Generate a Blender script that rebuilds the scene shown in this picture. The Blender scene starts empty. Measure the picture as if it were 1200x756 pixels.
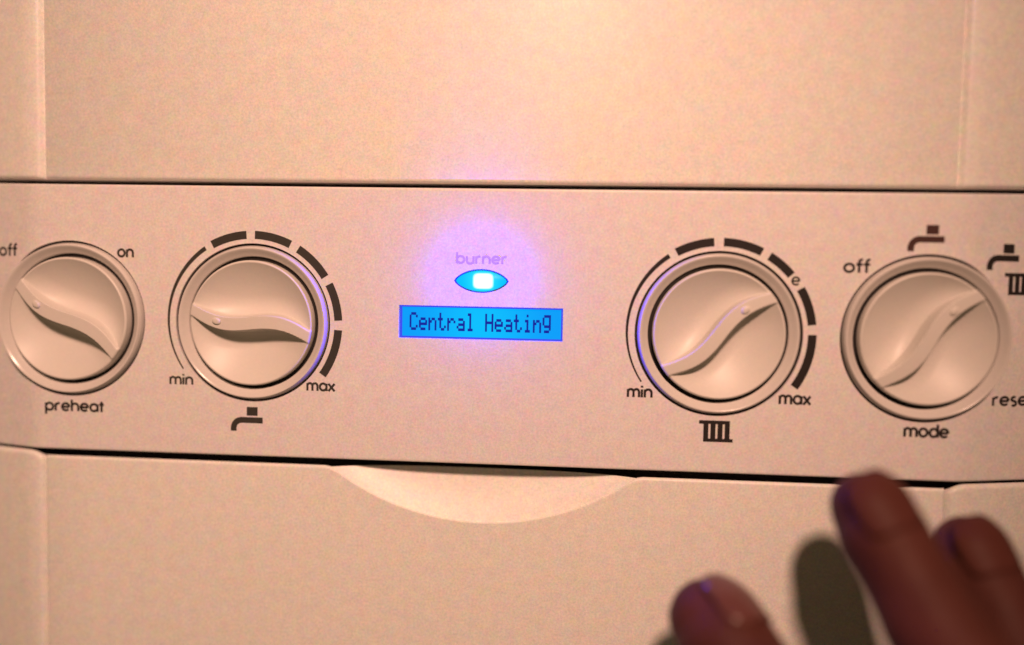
import bpy, bmesh, math, random
from mathutils import Vector, Matrix
random.seed(4)
sc = bpy.context.scene
MM = 0.001                       # everything below is written in millimetres

# ---------------------------------------------------------------- camera
cam = bpy.data.cameras.new("camera")
co = bpy.data.objects.new("camera", cam)
sc.collection.objects.link(co)
co.location = (21.861 * MM, -180.805 * MM, 11.653 * MM)
co.rotation_euler = (1.514614, -0.018808, 0.080335)
cam.sensor_width = 36.0
cam.lens = 966.803 / 1200 * 36
cam.clip_start = 0.004
cam.clip_end = 10
cam.dof.use_dof = True
cam.dof.focus_distance = 0.1835
cam.dof.aperture_fstop = 2.1
sc.camera = co

# ---------------------------------------------------------------- world and lamps
w = bpy.data.worlds.new("World")
sc.world = w
w.use_nodes = True
w.node_tree.nodes["Background"].inputs[0].default_value = (1.0, 0.70, 0.36, 1)
w.node_tree.nodes["Background"].inputs[1].default_value = 0.088

def look(o, target):
    o.rotation_euler = (Vector(target) - o.location).to_track_quat('-Z', 'Y').to_euler()

lamp = bpy.data.lights.new("room_lamp", 'SPOT')
lamp.energy = 16.6
lamp.color = (1.0, 0.57, 0.41)
lamp.shadow_soft_size = 0.031
lamp.spot_size = math.radians(44)
lamp.spot_blend = 1.0
lo = bpy.data.objects.new("room_lamp", lamp)
sc.collection.objects.link(lo)
lo.location = (75 * MM, -455 * MM, 335 * MM)
look(lo, (-24 * MM, 0, 14 * MM))

sc.view_settings.view_transform = 'Standard'
sc.view_settings.look = 'None'
sc.view_settings.exposure = 0.0
sc.view_settings.gamma = 1.0
sc.view_settings.use_curve_mapping = False
sc.cycles.use_denoising = True

# ---------------------------------------------------------------- materials
def principled(name):
    m = bpy.data.materials.new(name)
    m.use_nodes = True
    return m, m.node_tree.nodes, m.node_tree.links, m.node_tree.nodes["Principled BSDF"]

def plastic(name, col, rough=0.42, mottle=0.05, bump=0.35, scale=1.0, spec=0.4):
    m, N, L, b = principled(name)
    tc = N.new("ShaderNodeTexCoord")
    n1 = N.new("ShaderNodeTexNoise"); n1.inputs["Scale"].default_value = 380 * scale
    n1.inputs["Detail"].default_value = 5; n1.inputs["Roughness"].default_value = 0.7
    n2 = N.new("ShaderNodeTexNoise"); n2.inputs["Scale"].default_value = 1800 * scale
    n2.inputs["Detail"].default_value = 2; n2.inputs["Roughness"].default_value = 0.75
    L.new(tc.outputs["Object"], n1.inputs["Vector"])
    L.new(tc.outputs["Object"], n2.inputs["Vector"])
    def mixer(src, amt, base):       # colour * (1 + amt * (noise - 0.5))
        ma = N.new("ShaderNodeVectorMath"); ma.operation = 'MULTIPLY_ADD'
        L.new(src, ma.inputs[0]); ma.inputs[1].default_value = (amt,) * 3; ma.inputs[2].default_value = (1 - amt / 2,) * 3
        mu = N.new("ShaderNodeVectorMath"); mu.operation = 'MULTIPLY'
        L.new(ma.outputs["Vector"], mu.inputs[0])
        if isinstance(base, tuple): mu.inputs[1].default_value = base[:3]
        else: L.new(base, mu.inputs[1])
        return mu.outputs["Vector"]
    c = mixer(n1.outputs["Color"], mottle * 3.0, tuple(col) + (1,))
    c = mixer(n2.outputs["Color"], mottle * 2.6, c)
    c = mixer(n2.outputs["Fac"], mottle * 2.6, c)
    L.new(c, b.inputs["Base Color"])
    b.inputs["Roughness"].default_value = rough
    b.inputs["Specular IOR Level"].default_value = spec
    bp = N.new("ShaderNodeBump"); bp.inputs["Strength"].default_value = bump
    bp.inputs["Distance"].default_value = 0.00004
    L.new(n2.outputs["Fac"], bp.inputs["Height"])
    L.new(bp.outputs["Normal"], b.inputs["Normal"])
    return m

def plain(name, col, rough=0.5, spec=0.3):
    m, N, L, b = principled(name)
    tc = N.new("ShaderNodeTexCoord")
    n = N.new("ShaderNodeTexNoise"); n.inputs["Scale"].default_value = 900
    L.new(tc.outputs["Object"], n.inputs["Vector"])
    r = N.new("ShaderNodeMapRange")
    r.inputs["To Min"].default_value = 0.8; r.inputs["To Max"].default_value = 1.2
    L.new(n.outputs["Fac"], r.inputs["Value"])
    mx = N.new("ShaderNodeVectorMath"); mx.operation = 'SCALE'
    mx.inputs[0].default_value = col
    L.new(r.outputs["Result"], mx.inputs["Scale"])
    L.new(mx.outputs["Vector"], b.inputs["Base Color"])
    b.inputs["Roughness"].default_value = rough
    b.inputs["Specular IOR Level"].default_value = spec
    return m

def glow(name, col, strength, col2=None, centre=None, radius=10):
    m, N, L, b = principled(name)
    b.inputs["Base Color"].default_value = (0.004, 0.004, 0.006, 1)
    b.inputs["Roughness"].default_value = 0.3
    b.inputs["Specular IOR Level"].default_value = 0.05
    b.inputs["Emission Strength"].default_value = strength
    if col2 is None:
        b.inputs["Emission Color"].default_value = tuple(col) + (1,)
    else:                        # backlight stronger near the LED behind the glass
        tc = N.new("ShaderNodeTexCoord")
        d = N.new("ShaderNodeVectorMath"); d.operation = 'DISTANCE'
        L.new(tc.outputs["Object"], d.inputs[0]); d.inputs[1].default_value = Vector(centre) * MM
        r = N.new("ShaderNodeMapRange"); r.interpolation_type = 'SMOOTHSTEP'
        r.inputs["From Max"].default_value = radius * MM
        L.new(d.outputs["Value"], r.inputs["Value"])
        mx = N.new("ShaderNodeMix"); mx.data_type = 'RGBA'
        mx.inputs["A"].default_value = tuple(col2) + (1,)
        mx.inputs["B"].default_value = tuple(col) + (1,)
        L.new(r.outputs["Result"], mx.inputs["Factor"])
        L.new(mx.outputs["Result"], b.inputs["Emission Color"])
    return m

M = {}
M['casing'] = plastic("white_casing", (0.80, 0.79, 0.75), mottle=0.14)
M['panel'] = plastic("white_panel", (0.75, 0.72, 0.715), mottle=0.14)
M['bezel'] = plastic("white_surround", (0.65, 0.63, 0.605), rough=0.22, mottle=0.03, bump=0.1, spec=0.5)
M['knob'] = plastic("white_knob", (0.67, 0.65, 0.61), rough=0.40, mottle=0.03, bump=0.15, spec=0.35)
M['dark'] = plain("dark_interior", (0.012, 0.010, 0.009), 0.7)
M['ink'] = plain("black_ink", (0.022, 0.018, 0.017), 0.6, 0.2)
M['grey_ink'] = plain("grey_ink", (0.045, 0.043, 0.036), 0.6, 0.2)
M['brown_ink'] = plain("brown_ink", (0.065, 0.030, 0.026), 0.6, 0.2)
M['glow_washed_ink'] = plain("glow_washed_ink", (0.50, 0.40, 0.46), 0.6, 0.2)  # ink lightened to paint in the lamp glow washing out the word
M['lcd'] = glow("lcd_backlight", (0.0, 0.350, 0.96), 1.0, (0.0, 0.53, 1.0), (0.5, 0, 1.0), 17)
M['lcd_edge'] = glow("lcd_edge", (0.05, 0.08, 0.88), 1.0)
M['lcd_dot'] = glow("lcd_dot", (0.006, 0.018, 0.33), 1.0)
M['lens'] = glow("lamp_lens", (0.0, 0.56, 1.0), 1.0, (0.02, 0.85, 1.0), (0.9, 0, 10.45), 5.2)
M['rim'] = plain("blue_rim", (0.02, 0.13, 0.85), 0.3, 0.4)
def led_material():
    m, N, L, b = principled("led_core")
    b.inputs["Base Color"].default_value = (0.004, 0.004, 0.006, 1); b.inputs["Specular IOR Level"].default_value = 0.05
    tc = N.new("ShaderNodeTexCoord"); sp = N.new("ShaderNodeSeparateXYZ"); L.new(tc.outputs["Object"], sp.inputs[0])
    tot = None
    for ax, c, h in (("X", 1.0, 2.45), ("Z", 10.45, 1.9)):
        sb = N.new("ShaderNodeMath"); sb.operation = 'SUBTRACT'; L.new(sp.outputs[ax], sb.inputs[0]); sb.inputs[1].default_value = c * MM
        dv = N.new("ShaderNodeMath"); dv.operation = 'DIVIDE'; L.new(sb.outputs[0], dv.inputs[0]); dv.inputs[1].default_value = h * MM
        ab = N.new("ShaderNodeMath"); ab.operation = 'ABSOLUTE'; L.new(dv.outputs[0], ab.inputs[0])
        pw = N.new("ShaderNodeMath"); pw.operation = 'POWER'; L.new(ab.outputs[0], pw.inputs[0]); pw.inputs[1].default_value = 4
        if tot is None: tot = pw
        else:
            ad = N.new("ShaderNodeMath"); ad.operation = 'ADD'; L.new(tot.outputs[0], ad.inputs[0]); L.new(pw.outputs[0], ad.inputs[1]); tot = ad
    mr = N.new("ShaderNodeMapRange"); mr.interpolation_type = 'SMOOTHSTEP'; mr.inputs["From Min"].default_value = 0.12; mr.inputs["From Max"].default_value = 0.95
    L.new(tot.outputs[0], mr.inputs["Value"])
    mx = N.new("ShaderNodeMix"); mx.data_type = 'RGBA'; mx.inputs["A"].default_value = (1.3, 1.5, 1.5, 1); mx.inputs["B"].default_value = (0.02, 0.8, 1.0, 1)
    L.new(mr.outputs["Result"], mx.inputs["Factor"]); L.new(mx.outputs["Result"], b.inputs["Emission Color"])
    b.inputs["Emission Strength"].default_value = 1.0
    return m
M['led'] = led_material()

def skin_material():
    m, N, L, b = principled("skin")
    tc = N.new("ShaderNodeTexCoord")
    n1 = N.new("ShaderNodeTexNoise"); n1.inputs["Scale"].default_value = 70; n1.inputs["Detail"].default_value = 6
    n2 = N.new("ShaderNodeTexVoronoi"); n2.inputs["Scale"].default_value = 900
    n3 = N.new("ShaderNodeTexWave"); n3.inputs["Scale"].default_value = 110
    n3.inputs["Distortion"].default_value = 9; n3.inputs["Detail"].default_value = 3
    for n in (n1, n2, n3): L.new(tc.outputs["Object"], n.inputs["Vector"])
    cr = N.new("ShaderNodeValToRGB")
    cr.color_ramp.elements[0].position = 0.3; cr.color_ramp.elements[0].color = (0.062, 0.0185, 0.0145, 1)  # shade over the hand is put into this very dark skin tone
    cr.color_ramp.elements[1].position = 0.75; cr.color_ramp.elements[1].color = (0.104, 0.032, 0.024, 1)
    L.new(n1.outputs["Fac"], cr.inputs["Fac"])
    L.new(cr.outputs["Color"], b.inputs["Base Color"])
    b.inputs["Roughness"].default_value = 0.55
    b.inputs["Specular IOR Level"].default_value = 0.12
    b.inputs["Subsurface Weight"].default_value = 0.08
    b.inputs["Subsurface Radius"].default_value = (0.004, 0.0015, 0.001)
    b.inputs["Subsurface Scale"].default_value = 0.5
    ad = N.new("ShaderNodeMath"); ad.operation = 'MULTIPLY_ADD'; ad.inputs[1].default_value = 0.5
    L.new(n3.outputs["Fac"], ad.inputs[0]); L.new(n2.outputs["Distance"], ad.inputs[2])
    bp = N.new("ShaderNodeBump"); bp.inputs["Strength"].default_value = 0.4; bp.inputs["Distance"].default_value = 0.0002
    L.new(ad.outputs["Value"], bp.inputs["Height"]); L.new(bp.outputs["Normal"], b.inputs["Normal"])
    return m
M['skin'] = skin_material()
M['nail'] = plain("fingernail", (0.084, 0.026, 0.020), 0.5, 0.08)  # nail darkened like the skin, shade included in the colour
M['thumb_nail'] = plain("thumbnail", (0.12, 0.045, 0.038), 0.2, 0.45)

# ---------------------------------------------------------------- helpers
def mesh(name, V, F, mat, parent=None, angle=32, smooth=True):
    me = bpy.data.meshes.new(name)
    me.from_pydata([(x * MM, y * MM, z * MM) for x, y, z in V], [], F)
    bm = bmesh.new(); bm.from_mesh(me)
    bmesh.ops.recalc_face_normals(bm, faces=bm.faces)
    bm.to_mesh(me); bm.free()
    if smooth:
        me.polygons.foreach_set("use_smooth", [True] * len(me.polygons))
        me.set_sharp_from_angle(angle=math.radians(angle))
    me.materials.append(M[mat])
    o = bpy.data.objects.new(name, me)
    sc.collection.objects.link(o)
    if parent: o.parent = parent
    return o

def sweep(rows, closed=True):
    """rows of equal length -> quads; capped at both ends"""
    V, F = [], []
    n = len(rows[0])
    for r in rows: V += r
    for i in range(len(rows) - 1):
        for j in range(n if closed else n - 1):
            a = i * n + j; b = i * n + (j + 1) % n
            F.append((a, b, b + n, a + n))
    if closed:
        F.append(tuple(range(n - 1, -1, -1)))
        F.append(tuple(range((len(rows) - 1) * n, len(rows) * n)))
    return V, F

SEAM = 101.3
def side_slope(s):               # how far the casing falls away outside the seam, s mm beyond it
    if s <= 0: return 0.0
    k = 0.27
    return k * s * s / 8 if s < 4 else k * (s - 2)
def panel_y(x): return side_slope(abs(x) - SEAM)
def casing_y(x):
    s = abs(x) - SEAM
    if s < -0.7: return 0.0
    if s < 0.0:
        t = (s + 0.7) / 0.7; return 1.1 * t * t * (3 - 2 * t)
    if s < 1.5:
        t = s / 1.5; return 1.1 - 1.22 * t * (2 - t)
    return -0.12 + side_slope(s - 1.5)
OUT = 150.0
XS_SIDE = [SEAM + d for d in (-0.7, -0.52, -0.35, -0.18, 0.0, 0.3, 0.6, 0.9, 1.2, 1.5, 2.2, 3, 4, 5, 6, 8, 11, 15, 22, 32, 48.7)]

# ---------------------------------------------------------------- the boiler
boiler = bpy.data.objects.new("boiler", None)
sc.collection.objects.link(boiler)
boiler['label'] = "white wall boiler front with four dials and a lit blue display"
boiler['category'] = "boiler"

# dark inside seen through every gap
mesh("inner_chassis", *sweep([[(x, 26, -170), (x, 26, 170), (x, 34, 170), (x, 34, -170)] for x in (-140, 140)]), 'dark', boiler)
mesh("inner_rail", *sweep([[(x, 9.5 + panel_y(x), -38), (x, 9.5 + panel_y(x), 38), (x, 12 + panel_y(x), 38), (x, 12 + panel_y(x), -38)]
                           for x in (-130, -115, -105, 0, 105, 115, 130)]), 'dark', boiler)

# upper casing: one moulding, creased at each seam
rows = []
xs = [-x for x in reversed(XS_SIDE)] + XS_SIDE
for x in xs:
    y = casing_y(x) + 1.2
    zb = 32.0 + 0.107 * panel_y(x)
    r = [(x, y, 170), (x, y, zb + 1.1)]
    for a in (0, 15, 30, 45, 60, 75, 90):
        a = math.radians(a)
        r.append((x, y + 0.8 * (1 - math.cos(a)), zb + 0.8 - 0.8 * math.sin(a)))
    r += [(x, y + 8, zb), (x, y + 8, 170)]
    rows.append(r)
mesh("upper_casing", *sweep(rows), 'casing', boiler, 50)

# lower side casings, each with a rounded inner corner
def side_casing(sgn):
    rows = []
    for x in [100.2] + [d for d in XS_SIDE if d > SEAM - 0.05]:
        s = x - SEAM
        zt = -31.15 if s > 4.5 else -31.15 - 1.75 * (1 - max(s, 0) / 4.5) ** 2
        y = casing_y(x) + 0.6 + (0.5 if x < SEAM + 0.1 else 0)
        r = [(sgn * x, y, -170), (sgn * x, y, zt - 1.3)]
        for a in (0, 18, 36, 54, 72, 90):
            a = math.radians(a)
            r.append((sgn * x, y + 1.0 * (1 - math.cos(a)), zt - 1.0 + 1.0 * math.sin(a)))
        r += [(sgn * x, y + 8, zt - 3.2), (sgn * x, y + 8, -170)]
        rows.append(r)
    return mesh("side_casing", *sweep(rows), 'casing', boiler, 50)
side_casing(-1); side_casing(1)

# drop-down door with the finger scoop
AX, AZ, AR, TOPZ = 1.2, 14.1, 57.8, -32.15
def arc_z(x):
    d = AR * AR - (x - AX) ** 2
    return AZ - math.sqrt(d) if d > 0 else 99
half = math.sqrt(AR * AR - (AZ - TOPZ) ** 2)
X0, X1 = AX - half, AX + half
dx = [-101.25, -101.05, -100.6]
dx += [-100.5 + i * (X0 + 100.5 - 1.2) / 6 for i in range(1, 7)] + [X0 - 0.6]
dx += [X0 + (X1 - X0) * i / 72 for i in range(73)]
dx += [X1 + 0.6, X1 + 1.2] + [X1 + 1.2 + i * (100.5 - X1 - 1.2) / 6 for i in range(1, 7)] + [100.6, 101.05, 101.25]
rows = []
for x in dx:
    e = 0.6 + (0.5 if abs(x) > 101.15 else 0.15 if abs(x) > 100.95 else 0.0)
    inside = X0 < x < X1
    zt = min(TOPZ, arc_z(x)) if inside else TOPZ
    if not inside:               # corners where the scoop runs out are eased
        g = min(abs(x - X0), abs(x - X1))
        if g < 1.2: zt -= 0.18 * (1 - g / 1.2)
    rr = 0.65 if not inside else max(0.28, 0.65 - min(x - X0, X1 - x) * 0.2)
    r = [(x, e, -170), (x, e, zt - rr - 0.25)]
    for a in (0, 18, 36, 54, 72, 90):
        a = math.radians(a)
        r.append((x, e + rr * (1 - math.cos(a)), zt - rr + rr * math.sin(a)))
    r += [(x, 8, zt - 3.2), (x, 8, -170)]
    rows.append(r)
door = mesh("door_flap", *sweep(rows), 'casing', boiler, 50)
# dished recess behind the lip
rows = []
for i in range(61):
    x = X0 + 0.3 + (X1 - X0 - 0.6) * i / 60
    za = arc_z(x)
    h = TOPZ - 0.25 - za
    r = []
    for k in range(11):
        t = k / 10
        z = za - 0.15 + (h + 0.15) * t
        dd = z - za
        r.append((x, 1.02 + 0.62 * max(dd, -0.2) - 0.022 * max(dd, 0) ** 2, z))
    yb = r[-1][1]
    r.append((x, max(yb, 0.6) + 0.25, r[-1][2] - 0.05))
    r += [(x, 9.0, TOPZ - 2.8), (x, 9.0, min(za - 0.15, TOPZ - 3.0))]
    rows.append(r)
mesh("finger_recess", *sweep(rows), 'casing', door, 40)

# control panel: a bevelled strip that falls away outside the seams, cut for dials, display and lamp
PT, PB = 30.72, -30.42
rows = []
px = [-x for x in reversed(XS_SIDE) if x >= SEAM] + [x for x in XS_SIDE if x >= SEAM]
for x in px:
    y = panel_y(x)
    r = []
    for a in (90, 60, 30, 0):
        a = math.radians(a)
        r.append((x, y + 0.45 * (1 - math.cos(a)), PB + 0.45 - 0.45 * math.sin(a)))
    r += [(x, y, PB + 0.7), (x, y, PT + 0.107 * y - 0.7)]
    for a in (0, 30, 60, 90):
        a = math.radians(a)
        r.append((x, y + 0.45 * (1 - math.cos(a)), PT + 0.107 * y - 0.45 + 0.45 * math.sin(a)))
    r += [(x, y + 6, PT), (x, y + 6, PB)]
    rows.append(r)
panel = mesh("control_panel", *sweep(rows), 'panel', boiler, 40)

KX = [-94.46, -51.32, 52.22, 95.68]
LX, LZ = 0.55, 10.45
def eye(sx, sz, n=24):           # pointed-oval outline
    R = (sx * sx + sz * sz) / (2 * sz)
    a = math.asin(min(1, sx / R))
    up = [(R * math.sin(-a + 2 * a * i / n), sz - R + R * math.cos(-a + 2 * a * i / n)) for i in range(n + 1)]
    return up + [(x, -z) for x, z in reversed(up[1:-1])]
def oval(sx, sz, n=24):          # between a pointed oval and an ellipse
    return [(x, z * 0.6 + 0.4 * math.copysign(sz * math.sqrt(max(0, 1 - (x / sx) ** 2)), z if abs(z) > 1e-9 else 1) if abs(x) < sx - 1e-6 else 0.0) for x, z in eye(sx, sz, n)]
def prism(outline, y0, y1):
    n = len(outline)
    V = [(x, y0, z) for x, z in outline] + [(x, y1, z) for x, z in outline]
    F = [(i, (i + 1) % n, n + (i + 1) % n, n + i) for i in range(n)] + [tuple(range(n))[::-1], tuple(range(n, 2 * n))]
    return V, F
def disc(cx, r, n=144): return [(cx + r * math.cos(2 * math.pi * i / n), r * math.sin(2 * math.pi * i / n)) for i in range(n)]
D0, D1, D2, D3 = -17.75, 18.68, -2.52, 4.80     # display window
cutters = [prism(disc(x, 17.92), -15, 30) for x in KX]
cutters.append(prism([(D0, D2), (D1, D2), (D1, D3), (D0, D3)], -15, 30))
cutters.append(prism([(LX + x, LZ + z) for x, z in oval(6.05, 2.62)], -15, 30))
tmp = []
for V, F in cutters:
    c = mesh("cutter", V, F, 'dark', None, smooth=False); tmp.append(c)
    md = panel.modifiers.new("cut", 'BOOLEAN'); md.operation = 'DIFFERENCE'; md.object = c; md.solver = 'EXACT'
dg = bpy.context.evaluated_depsgraph_get()
nm = bpy.data.meshes.new_from_object(panel.evaluated_get(dg))
panel.modifiers.clear()
old = panel.data; panel.data = nm; bpy.data.meshes.remove(old); nm.name = "control_panel"
nm.materials.clear(); nm.materials.append(M['panel'])
nm.polygons.foreach_set("use_smooth", [True] * len(nm.polygons))
nm.set_sharp_from_angle(angle=math.radians(25))
for c in tmp:
    me = c.data; bpy.data.objects.remove(c); bpy.data.meshes.remove(me)

# ---------------------------------------------------------------- dials
def lathe(profile, n=144):       # profile: (radius, y)
    V, F = [], []
    m = len(profile)
    for i in range(n):
        a = 2 * math.pi * i / n
        V += [(r * math.cos(a), y, r * math.sin(a)) for r, y in profile]
    for i in range(n):
        for j in range(m):
            a = i * m + j; b = i * m + (j + 1) % m
            c = ((i + 1) % n) * m + j; d = ((i + 1) % n) * m + (j + 1) % m
            F.append((a, b, d, c))
    return V, F

RK = 14.1
def ridge_mid(u): return 1.45 * math.sin(math.pi * max(-1, min(1, u / 13.8)))
def knob_h(u, v):                # height of the grip face above the panel
    r2 = min(1.0, (u * u + v * v) / (RK * RK))
    d = abs(v - ridge_mid(u)) - (1.45 - 0.35 * r2)
    top = 2.0 - 0.5 * r2
    if d <= 0: return top
    t = min(1, d / 5.0); q = min(1, d / 0.55); g = 0.6 * q * q * (3 - 2 * q) + 0.4 * (1 - (1 - t) ** 2)
    lin = max(0.0, math.sqrt(max(0.0, 1 - (u / RK) ** 2)) - abs(v) / RK)
    return top - 5.7 * (0.75 * (1 - r2) ** 0.95 + 0.25 * lin) * g
def knob_mesh():
    V, F = [], []
    NA, rad = 480, [0.0]
    NR = 120
    rad = [RK - 0.45 - (RK - 0.45) * (1 - i / NR) for i in range(1, NR + 1)]
    V.append((0, -knob_h(0, 0), 0))
    for r in rad:
        for i in range(NA):
            a = 2 * math.pi * i / NA; u, v = r * math.cos(a), r * math.sin(a)
            V.append((u, -knob_h(u, v), v))
    re = rad[-1]
    for r, dy in ((re + 0.17, 0.03), (re + 0.32, 0.13), (re + 0.42, 0.28), (re + 0.45, 0.45), (re + 0.45, 7.5)):
        for i in range(NA):
            a = 2 * math.pi * i / NA; u, v = re * math.cos(a), re * math.sin(a)
            y = -knob_h(u, v) + dy if dy < 5 else dy
            V.append((r * math.cos(a), y, r * math.sin(a)))
    for i in range(NA): F.append((0, 1 + i, 1 + (i + 1) % NA))
    for k in range(NR + 4):
        for i in range(NA):
            a = 1 + k * NA + i; b = 1 + k * NA + (i + 1) % NA
            F.append((a, b, b + NA, a + NA))
    F.append(tuple(1 + (NR + 4) * NA + i for i in range(NA)))
    return V, F

bezel_prof = [(17.35, 7.0), (17.4, 0.25), (16.95, -0.85), (16.88, -0.95), (16.78, -0.98), (16.6, -0.92), (16.2, -0.55), (15.7, -0.05), (15.3, 0.33), (15.12, 0.48), (15.02, 0.64), (15.0, 7.0)]
bez0 = mesh("dial_surround", *lathe(bezel_prof), 'bezel', None, 38)
gap_shade0 = mesh("gap_shade", *lathe([(14.02, 1.3), (15.06, 1.3), (15.06, 2.6), (14.02, 2.6)]), 'dark', None, 38)  # near-black ring added so the gap round the knob reads as shade
def groove_shade(cx):              # dark strip added as shade in the slot round a dial, follows panel
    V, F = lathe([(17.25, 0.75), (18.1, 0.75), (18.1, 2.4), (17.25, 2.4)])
    return mesh("groove_shade", [(x, y + panel_y(x + cx) * 1.15, z) for x, y, z in V], F, 'dark', None, 38)
kn0 = mesh("knob", *knob_mesh(), 'knob', None, 45)
# small D-shaped pointer pip on the ridge
def pip():
    V, F = [], []
    nx, ny = 8, 10
    V.append((0, -0.55, 0))
    for k in range(1, nx + 1):
        t = k / nx
        for i in range(16):
            a = 2 * math.pi * i / 16
            V.append((1.15 * t * math.cos(a), -0.55 * math.sqrt(max(0, 1 - t ** 3)) + (0.5 if k == nx else 0), 0.85 * t * math.sin(a)))
    for i in range(16): F.append((0, 1 + i, 1 + (i + 1) % 16))
    for k in range(nx - 1):
        for i in range(16):
            a = 1 + k * 16 + i; b = 1 + k * 16 + (i + 1) % 16
            F.append((a, b, b + 16, a + 16))
    return V, F
pip0 = mesh("pointer_mark", *pip(), 'knob', None, 40)

KLAB = ["preheat dial turned towards off, at the far left", "hot water dial with its pointer turned to the left",
        "heating dial with pointer at upper right and blue lit left rim", "mode dial at the far right, pointer towards tap and radiator"]
for i, (x, ang) in enumerate(zip(KX, (145.5, 168.0, 36.0, 43.5))):
    def get(o):
        if i == 0: return o
        c = o.copy(); sc.collection.objects.link(c); return c
    b = get(bez0); b.location = (x * MM, 0, 0); b.parent = boiler
    k = get(kn0); k.location = (x * MM, 0, 0); k.rotation_euler = (0, -math.radians(ang), 0); k.parent = boiler
    g = get(gap_shade0); g.location = (x * MM, 0, 0); g.parent = b; g.location = (0, 0, 0)
    g = groove_shade(x); g.parent = b
    k['label'] = KLAB[i]
    p = get(pip0); p.parent = k
    p.location = (7.4 * MM, -(knob_h(7.4, 1.25) - 0.1) * MM, 1.25 * MM)

# ---------------------------------------------------------------- printing on the panel
LIFT = 0.03
def print_mesh(name, polys, mat, step=0.0015):
    """polys: list of (outline) or (verts, faces) in panel x,z; follows the curve of the panel"""
    V, F = [], []
    for q, (pv, pf) in enumerate(polys):
        o = len(V)
        V += [(x, panel_y(x) - LIFT - q * step, z) for x, z in pv]
        F += [tuple(o + i for i in f) for f in pf]
    return mesh(name, V, F, mat, panel, smooth=False)
def ribbon(pts, wd, closed=False):
    n = len(pts); L, R = [], []
    for i in range(n):
        if closed: a, b, c = pts[i - 1], pts[i], pts[(i + 1) % n]
        else: a, b, c = pts[max(0, i - 1)], pts[i], pts[min(n - 1, i + 1)]
        t1 = Vector((b[0] - a[0], b[1] - a[1])); t2 = Vector((c[0] - b[0], c[1] - b[1]))
        t1 = t1.normalized() if t1.length > 1e-9 else t2.normalized()
        t2 = t2.normalized() if t2.length > 1e-9 else t1
        nn = Vector((-(t1.y + t2.y), t1.x + t2.x)).normalized()
        k = min(1.8, 1 / max(0.4, nn.dot(Vector((-t1.y, t1.x)))))
        L.append((b[0] + nn.x * wd / 2 * k, b[1] + nn.y * wd / 2 * k)); R.append((b[0] - nn.x * wd / 2 * k, b[1] - nn.y * wd / 2 * k))
    V = L + R
    F = [(i, i + 1, n + i + 1, n + i) for i in range(n - 1)]
    if closed: F.append((n - 1, 0, n, 2 * n - 1))
    return V, F
def arcp(cx, cz, r, a0, a1, n=16):
    return [(cx + r * math.cos(math.radians(a0 + (a1 - a0) * i / n)), cz + r * math.sin(math.radians(a0 + (a1 - a0) * i / n))) for i in range(n + 1)]
CIRC = ('c', arcp(.5, .5, .42, 0, 360, 28)[:-1])
ARCH = lambda x: arcp(x + .38, .54, .38, 180, 0, 14) + [(x + .76, 0)]
STEM = lambda x, z0, z1: [(x, z0), (x, z1)]
G = {   # strokes with x-height about 0.92, advance
 'o': ([CIRC], 1.12), 'e': ([[(.12, .5), (.92, .5)] , arcp(.5, .5, .42, 0, 318, 24)], 1.12),
 'f': ([[(.26, 0), (.26, 1.12)] + arcp(.52, 1.12, .26, 180, 80, 8), [(0, .88), (.56, .88)]], .66),
 'n': ([STEM(.1, 0, .92), ARCH(.1)], 1.08), 'h': ([STEM(.1, 0, 1.38), ARCH(.1)], 1.08),
 'u': ([STEM(.86, 0, .92), [(.1, .92)] + arcp(.48, .38, .38, 180, 360, 14)], 1.08),
 'm': ([STEM(.1, 0, .92), arcp(.42, .60, .32, 180, 0, 12) + [(.74, 0)], arcp(1.06, .60, .32, 180, 0, 12) + [(1.38, 0)]], 1.60),
 'i': ([STEM(.1, 0, .92), STEM(.1, 1.12, 1.34)], .34),
 'p': ([CIRC, STEM(.08, -.42, .92)], 1.12), 'b': ([CIRC, STEM(.08, 0, 1.38)], 1.12),
 'd': ([CIRC, STEM(.92, 0, 1.38)], 1.12), 'a': ([CIRC, STEM(.92, 0, .92)], 1.12),
 'r': ([STEM(.1, 0, .92), arcp(.46, .54, .36, 180, 70, 10)], .78),
 't': ([STEM(.26, 0, 1.25), [(0, .88), (.54, .88)]], .64),
 'x': ([[(.04, 0), (.82, .92)], [(.04, .92), (.82, 0)]], .94),
 's': ([arcp(.36, .68, .24, 50, 200, 10) + arcp(.36, .24, .24, 90, -140, 12)], .80),
}
def word(text, x, z, width, xh, mat='ink', wd=0.30):
    """text left edge x, baseline z; width and x-height in mm"""
    strokes, adv = [], 0.0
    for ch in text:
        st, a = G[ch]
        for s in st:
            cl = s[0] == 'c'
            pts = s[1] if cl else s
            strokes.append(([(adv + p[0], p[1]) for p in pts], cl))
        adv += a
    xmax = max(p[0] for s, _ in strokes for p in s); xmin = min(p[0] for s, _ in strokes for p in s)
    sx = (width - 0.2 * xh) / (xmax - xmin); sz = xh / 0.92
    polys = []
    for pts, cl in strokes:
        q = [(x + 0.1 * xh + (a - xmin) * sx, z + b * sz) for a, b in pts]
        polys.append(ribbon(q, wd * xh, cl))
    return print_mesh("lettering", polys, mat)

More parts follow.
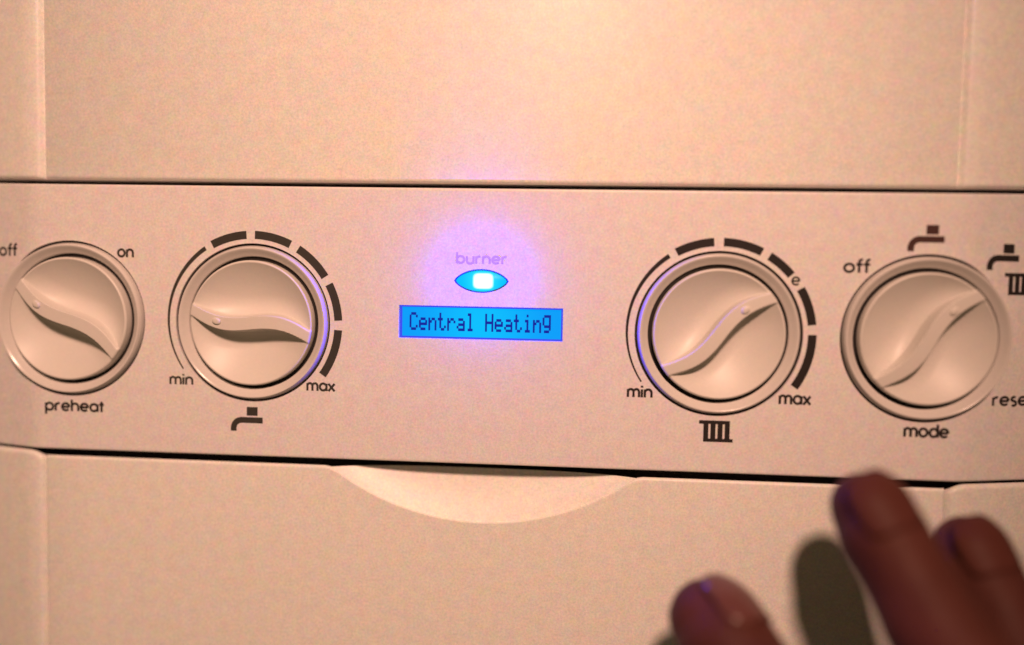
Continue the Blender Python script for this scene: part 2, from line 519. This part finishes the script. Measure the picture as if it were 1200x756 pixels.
def arc_band(cx, a0, a1, r0, r1, n=18, r0b=None, r1b=None):
    V, F = [], []
    r0b = r0 if r0b is None else r0b; r1b = r1 if r1b is None else r1b
    for i in range(n + 1):
        t = i / n; a = math.radians(a0 + (a1 - a0) * t); tt = t ** 1.3
        for rr in (r0 + (r0b - r0) * tt, r1 + (r1b - r1) * tt):
            V.append((cx + rr * math.cos(a), rr * math.sin(a)))
    F = [(2 * i, 2 * i + 1, 2 * i + 3, 2 * i + 2) for i in range(n)]
    return V, F
for kx, mat, segs in ((KX[1], 'grey_ink', [(118.2, 94), (88.4, 63.9), (58, 32.6), (27.2, 2.8), (-3.4, -35)]),
                      (KX[2], 'ink', [(118.3, 94.2), (88.4, 64), (58.8, 40.9), (30.6, 6.8), (0.8, -34)])):
    print_mesh("scale_line", [arc_band(kx, 213.8, 123.2, 19.3, 19.65, 40, 19.4, 20.4)], mat)
    for a0, a1 in segs:
        print_mesh("scale_segment", [arc_band(kx, a0, a1, 18.9, 20.72)], mat)
# ringed e mark on the heating scale
ex, ez = KX[2] + 19.8 * math.cos(math.radians(36.4)), 19.8 * math.sin(math.radians(36.4))
sm = [ribbon([(ex + (a - .5) * 1.75, ez + (b - .5) * 1.9) for a, b in s], 0.42) for s in G['e'][0]]
print_mesh("economy_mark", sm, 'ink')

def tap(bx, bz, mat):            # bx, bz: lower left corner of the handle block
    blk = [(bx, bz), (bx + 2.55, bz), (bx + 2.55, bz + 2.0), (bx, bz + 2.0)]
    polys = [(blk, [(0, 1, 2, 3)])]
    zc = bz - 1.02
    path = [(bx + 3.75, zc), (bx - 1.2, zc)] + arcp(bx - 1.2, zc - 1.85, 1.85, 90, 180, 10) + [(bx - 3.05, zc - 2.55)]
    polys.append(ribbon(path, 1.35))
    return print_mesh("tap_symbol", polys, mat)
tap(-52.62, -21.15, 'grey_ink')
tap(94.60, 22.05, 'brown_ink')
tap(111.4, 18.4, 'ink')
def radiator(x, z, mat, s=1.0):   # top-left corner
    polys = []
    def rect(a, b, c, d): polys.append(([(x + a * s, z - d * s), (x + b * s, z - d * s), (x + b * s, z - c * s), (x + a * s, z - c * s)], [(0, 1, 2, 3)]))
    rect(0, 6.6, 0, .78)
    rect(.95, 7.3, 3.95, 4.7)
    for k in range(4): rect(.95 + k * 1.52, .95 + k * 1.52 + 1.09, .78, 3.95)
    return print_mesh("radiator_symbol", polys, mat, 0)
radiator(48.75, -18.85, 'ink')
radiator(112.0, 14.3, 'ink')

word("off", -113.4, 14.2, 5.6, 1.8, 'ink')
word("on", -83.0, 14.3, 3.85, 1.75, 'grey_ink')
word("preheat", -100.75, -21.45, 14.4, 1.78, 'ink', 0.31)
word("min", -70.75, -14.45, 5.5, 1.65, 'grey_ink')
word("max", -38.7, -15.0, 6.6, 1.7, 'grey_ink')
word("burner", -5.1, 14.25, 11.3, 1.62, 'glow_washed_ink')
word("min", 33.05, -14.25, 5.45, 1.75, 'ink')
word("max", 65.55, -14.8, 6.8, 1.85, 'ink')
word("off", 77.95, 13.75, 5.65, 1.85, 'ink')
word("mode", 91.85, -21.0, 9.3, 1.85, 'ink', 0.31)
word("reset", 110.6, -14.1, 10.0, 1.85, 'ink')

# ---------------------------------------------------------------- display
disp = mesh("display", *sweep([[(x, 1.1, D2 - 0.3), (x, 1.1, D3 + 0.3), (x, 3.5, D3 + 0.3), (x, 3.5, D2 - 0.3)] for x in (D0 - 0.3, D1 + 0.3)]), 'lcd_edge', boiler, smooth=False)
disp['label'] = "lit blue liquid crystal display reading Central Heating"
A0, A1, A2, A3 = -17.2, 18.25, -2.1, 4.38
mesh("screen", *sweep([[(x, 1.0, A2), (x, 1.0, A3), (x, 1.06, A3), (x, 1.06, A2)] for x in (A0, A1)]), 'lcd', disp, smooth=False)
FONT = {'C': (0x0E, 0x11, 0x10, 0x10, 0x10, 0x11, 0x0E), 'e': (0, 0, 0x0E, 0x11, 0x1F, 0x10, 0x0E), 'n': (0, 0, 0x16, 0x19, 0x11, 0x11, 0x11),
        't': (0x08, 0x08, 0x1C, 0x08, 0x08, 0x09, 0x06), 'r': (0, 0, 0x16, 0x19, 0x10, 0x10, 0x10), 'a': (0, 0, 0x0E, 0x01, 0x0F, 0x11, 0x0F),
        'l': (0x0C, 0x04, 0x04, 0x04, 0x04, 0x04, 0x0E), 'H': (0x11, 0x11, 0x11, 0x1F, 0x11, 0x11, 0x11), 'i': (0x04, 0, 0x0C, 0x04, 0x04, 0x04, 0x0E),
        'g': (0x0F, 0x11, 0x11, 0x11, 0x0F, 0x01, 0x0E)}
V, F = [], []
TX0, TZ0, PX, PZ = -15.55, 3.20, 0.354, 0.565
for c, ch in enumerate("Central Heating"):
    if ch == ' ': continue
    for rI, bits in enumerate(FONT[ch]):
        for k in range(5):
            if bits >> (4 - k) & 1:
                x = TX0 + (c * 6 + k) * PX; z = TZ0 - rI * PZ
                o = len(V)
                y = 0.985 + 0.002 * (k % 2) + 0.004 * (rI % 2)
                V += [(x, y, z), (x + PX * 1.16, y, z), (x + PX * 1.16, y, z - PZ * 1.04), (x, y, z - PZ * 1.04)]
                F.append((o, o + 1, o + 2, o + 3))
mesh("lettering", V, F, 'lcd_dot', disp, smooth=False)

# ---------------------------------------------------------------- burner lamp
def dome(sx, sz, h, y0, n=24, k=8):
    out = oval(sx, sz, n); V, F = [], []
    m = len(out)
    V.append((LX, y0 - h, LZ))
    for i in range(1, k + 1):
        t = i / k
        V += [(LX + x * t, y0 - h * (1 - t * t), LZ + z * t) for x, z in out]
    V += [(LX + x, y0 + 3, LZ + z) for x, z in out]
    for i in range(m): F.append((0, 1 + i, 1 + (i + 1) % m))
    for r in range(k):
        for i in range(m):
            a = 1 + r * m + i; b = 1 + r * m + (i + 1) % m
            F.append((a, b, b + m, a + m))
    return V, F
lens = mesh("burner_lamp", *dome(5.65, 2.30, 0.75, 0.35), 'lens', boiler)
lens['label'] = "lit blue eye shaped burner lamp with white hot centre"
V, F = [], []
o1, o2 = oval(5.95, 2.53), oval(5.65, 2.30)
n = len(o1)
for (x1, z1), (x2, z2) in zip(o1, o2):
    V += [(LX + x1, 2.0, LZ + z1), (LX + x1, 0.12, LZ + z1), (LX + (x1 + x2) / 2, 0.04, LZ + (z1 + z2) / 2), (LX + x2, 0.12, LZ + z2), (LX + x2, 2.0, LZ + z2)]
for i in range(n):
    for j in range(5):
        a, b = i * 5 + j, i * 5 + (j + 1) % 5
        c, d = ((i + 1) % n) * 5 + j, ((i + 1) % n) * 5 + (j + 1) % 5
        F.append((a, b, d, c))
mesh("rim", V, F, 'rim', lens, 30)
# bright LED window on top of the lens
V, F = [], []
nx = 12
for i in range(nx + 1):
    for j in range(nx + 1):
        u, v = -1 + 2 * i / nx, -1 + 2 * j / nx
        k = (abs(u) ** 6 + abs(v) ** 6) ** (1 / 6) or 1
        m = max(abs(u), abs(v)) / k if k else 1
        x, z = u * m * 2.45 + 0.45, v * m * 1.9
        V.append((LX + x, -0.43 + 0.75 * ((x / 5.8) ** 2 + (z / 2.38) ** 2) * 0.55, LZ + z))
for i in range(nx):
    for j in range(nx):
        a = i * (nx + 1) + j
        F.append((a, a + 1, a + nx + 2, a + nx + 1))
mesh("led", V, F, 'led', lens)
# the light the indicator itself throws over the panel
ll = bpy.data.lights.new("indicator_light", 'POINT')
ll.energy = 0.115
ll.color = (0.0, 0.0, 1.0)
ll.shadow_soft_size = 0.00015
lp = bpy.data.objects.new("indicator_light", ll)
sc.collection.objects.link(lp)
lp.location = (LX * MM, -0.62 * MM, (LZ + 0.3) * MM)

# ---------------------------------------------------------------- hand
CH = {'index': ([(76.7, -26, -31.1), (84.4, -36, -47.1), (91.5, -50, -60.1), (121.6, -48, -99)], (8.2, 8.9, 9.8, 11.5)),
      'middle': ([(97.9, -19, -40.2), (103.6, -30, -57.6), (108.4, -48, -68.5), (138.7, -46, -105)], (7.8, 8.9, 9.9, 11.8)),
      'ring': ([(119.3, -18, -50.2), (122.9, -29, -66.4), (124.1, -46, -75.7), (155.6, -42, -114.5)], (6.8, 7.8, 9.0, 11.2)),
      'little': ([(141.4, -17, -68.5), (141.7, -27, -81.5), (142.7, -40, -92), (170.1, -37, -124.1)], (5.9, 6.8, 7.7, 10.2)),
      'thumb': ([(48.7, -27, -53.2), (58.3, -40, -64.3), (80.4, -50, -88.1), (113.8, -54, -135.1)], (9.3, 10.7, 11.2, 15.5))}
balls = []
def chain(pts, rad, step=0.16):
    for (a, ra), (b, rb) in zip(zip(pts, rad), zip(pts[1:], rad[1:])):
        a, b = Vector(a), Vector(b)
        n = max(2, int((b - a).length / (min(ra, rb) * step)))
        for i in range(n + 1):
            t = i / n
            waist = 1 - 0.075 * math.sin(math.pi * t)
            balls.append((a.lerp(b, t), (ra + (rb - ra) * t) * waist))
for pts, rad in CH.values():
    ax = (Vector(pts[0]) - Vector(pts[1])).normalized()
    back = Vector(pts[0]) - ax * 4.0
    front = Vector(pts[0]) + ax * 1.6
    chain([tuple(front), tuple(back)] + list(pts[1:]), (rad[0] - 1.3, rad[0] + 0.1) + tuple(rad[1:]))
WR = (166, -62, -176)
for k in ('index', 'middle', 'ring', 'little'):
    p, r = CH[k]; chain([p[3], tuple(Vector(p[3]).lerp(Vector(WR), 0.55)), WR], (r[3], 13.5, 17), 0.3)
for a, b in (('index', 'middle'), ('middle', 'ring'), ('ring', 'little')):
    chain([CH[a][0][3], CH[b][0][3]], (11, 11), 0.3)
    m = Vector(CH[a][0][3]).lerp(Vector(CH[b][0][3]), .5)
    chain([tuple(m), WR], (10.5, 17), 0.3)
chain([CH['thumb'][0][3], WR], (15.5, 18), 0.3)
chain([CH['thumb'][0][3], CH['index'][0][3]], (12, 10), 0.3)
chain([WR, (186, -78, -206), (235, -110, -290)], (20, 22, 31), 0.3)
bm = bmesh.new()
ico = bmesh.new(); bmesh.ops.create_icosphere(ico, subdivisions=2, radius=1.0)
tv = [v.co.copy() for v in ico.verts]; tf = [[v.index for v in f.verts] for f in ico.faces]; ico.free()
V, F = [], []
for c, r in balls:
    o = len(V)
    V += [tuple(c + v * r) for v in tv]; F += [tuple(o + i for i in f) for f in tf]
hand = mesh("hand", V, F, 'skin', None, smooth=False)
md = hand.modifiers.new("join", 'REMESH'); md.mode = 'VOXEL'; md.voxel_size = 0.9 * MM
md = hand.modifiers.new("smooth", 'SMOOTH'); md.factor = 0.5; md.iterations = 14
dg = bpy.context.evaluated_depsgraph_get()
nm = bpy.data.meshes.new_from_object(hand.evaluated_get(dg))
hand.modifiers.clear(); old = hand.data; hand.data = nm; bpy.data.meshes.remove(old); nm.name = "hand"
nm.polygons.foreach_set("use_smooth", [True] * len(nm.polygons))
hand['label'] = "dark blurred hand with thumb and fingers raised below the mode dial"
hand['category'] = "hand"

def nail(tip, nxt, out, r, wid, lng, mat='nail'):
    """curved nail plate lying on the finger end; out = the way the nail faces"""
    T = Vector(tip); ax = (T - Vector(nxt)).normalized()
    o = Vector(out); o = (o - ax * o.dot(ax)).normalized(); s = ax.cross(o)
    V, F = [], []
    n = 10
    for i in range(n + 1):
        for j in range(n + 1):
            u, v = -1 + 2 * i / n, -1 + 2 * j / n
            k = (abs(u) ** 5 + abs(v) ** 5) ** 0.2 or 1
            m = max(abs(u), abs(v)) / k
            a = u * m * wid / r; l = v * m * lng / 2 + lng * 0.05
            rr = r - (0.1 if mat == 'thumb_nail' else 0.3) - (0.055 * max(0, l) ** 2)
            V.append(tuple(T + ax * l + o * (rr * math.cos(a)) + s * (rr * math.sin(a))))
    for i in range(n):
        for j in range(n):
            a = i * (n + 1) + j; F.append((a, a + 1, a + n + 2, a + n + 1))
    nb = mesh("fingernail", V, F, mat, hand, 60)
    so = nb.modifiers.new("thick", 'SOLIDIFY'); so.thickness = 0.6 * MM; so.offset = 0
    return nb
nail(CH['thumb'][0][0], CH['thumb'][0][1], (0.55, -0.35, 0.75), 9.3, 6.8, 12, 'thumb_nail')
for k, r in (('index', 8.2), ('middle', 7.8), ('ring', 6.8), ('little', 5.9)):
    p = CH[k][0]; nail(p[0], p[1], (0.1, -0.62, 0.2), r, r * 0.78, r * 1.45)
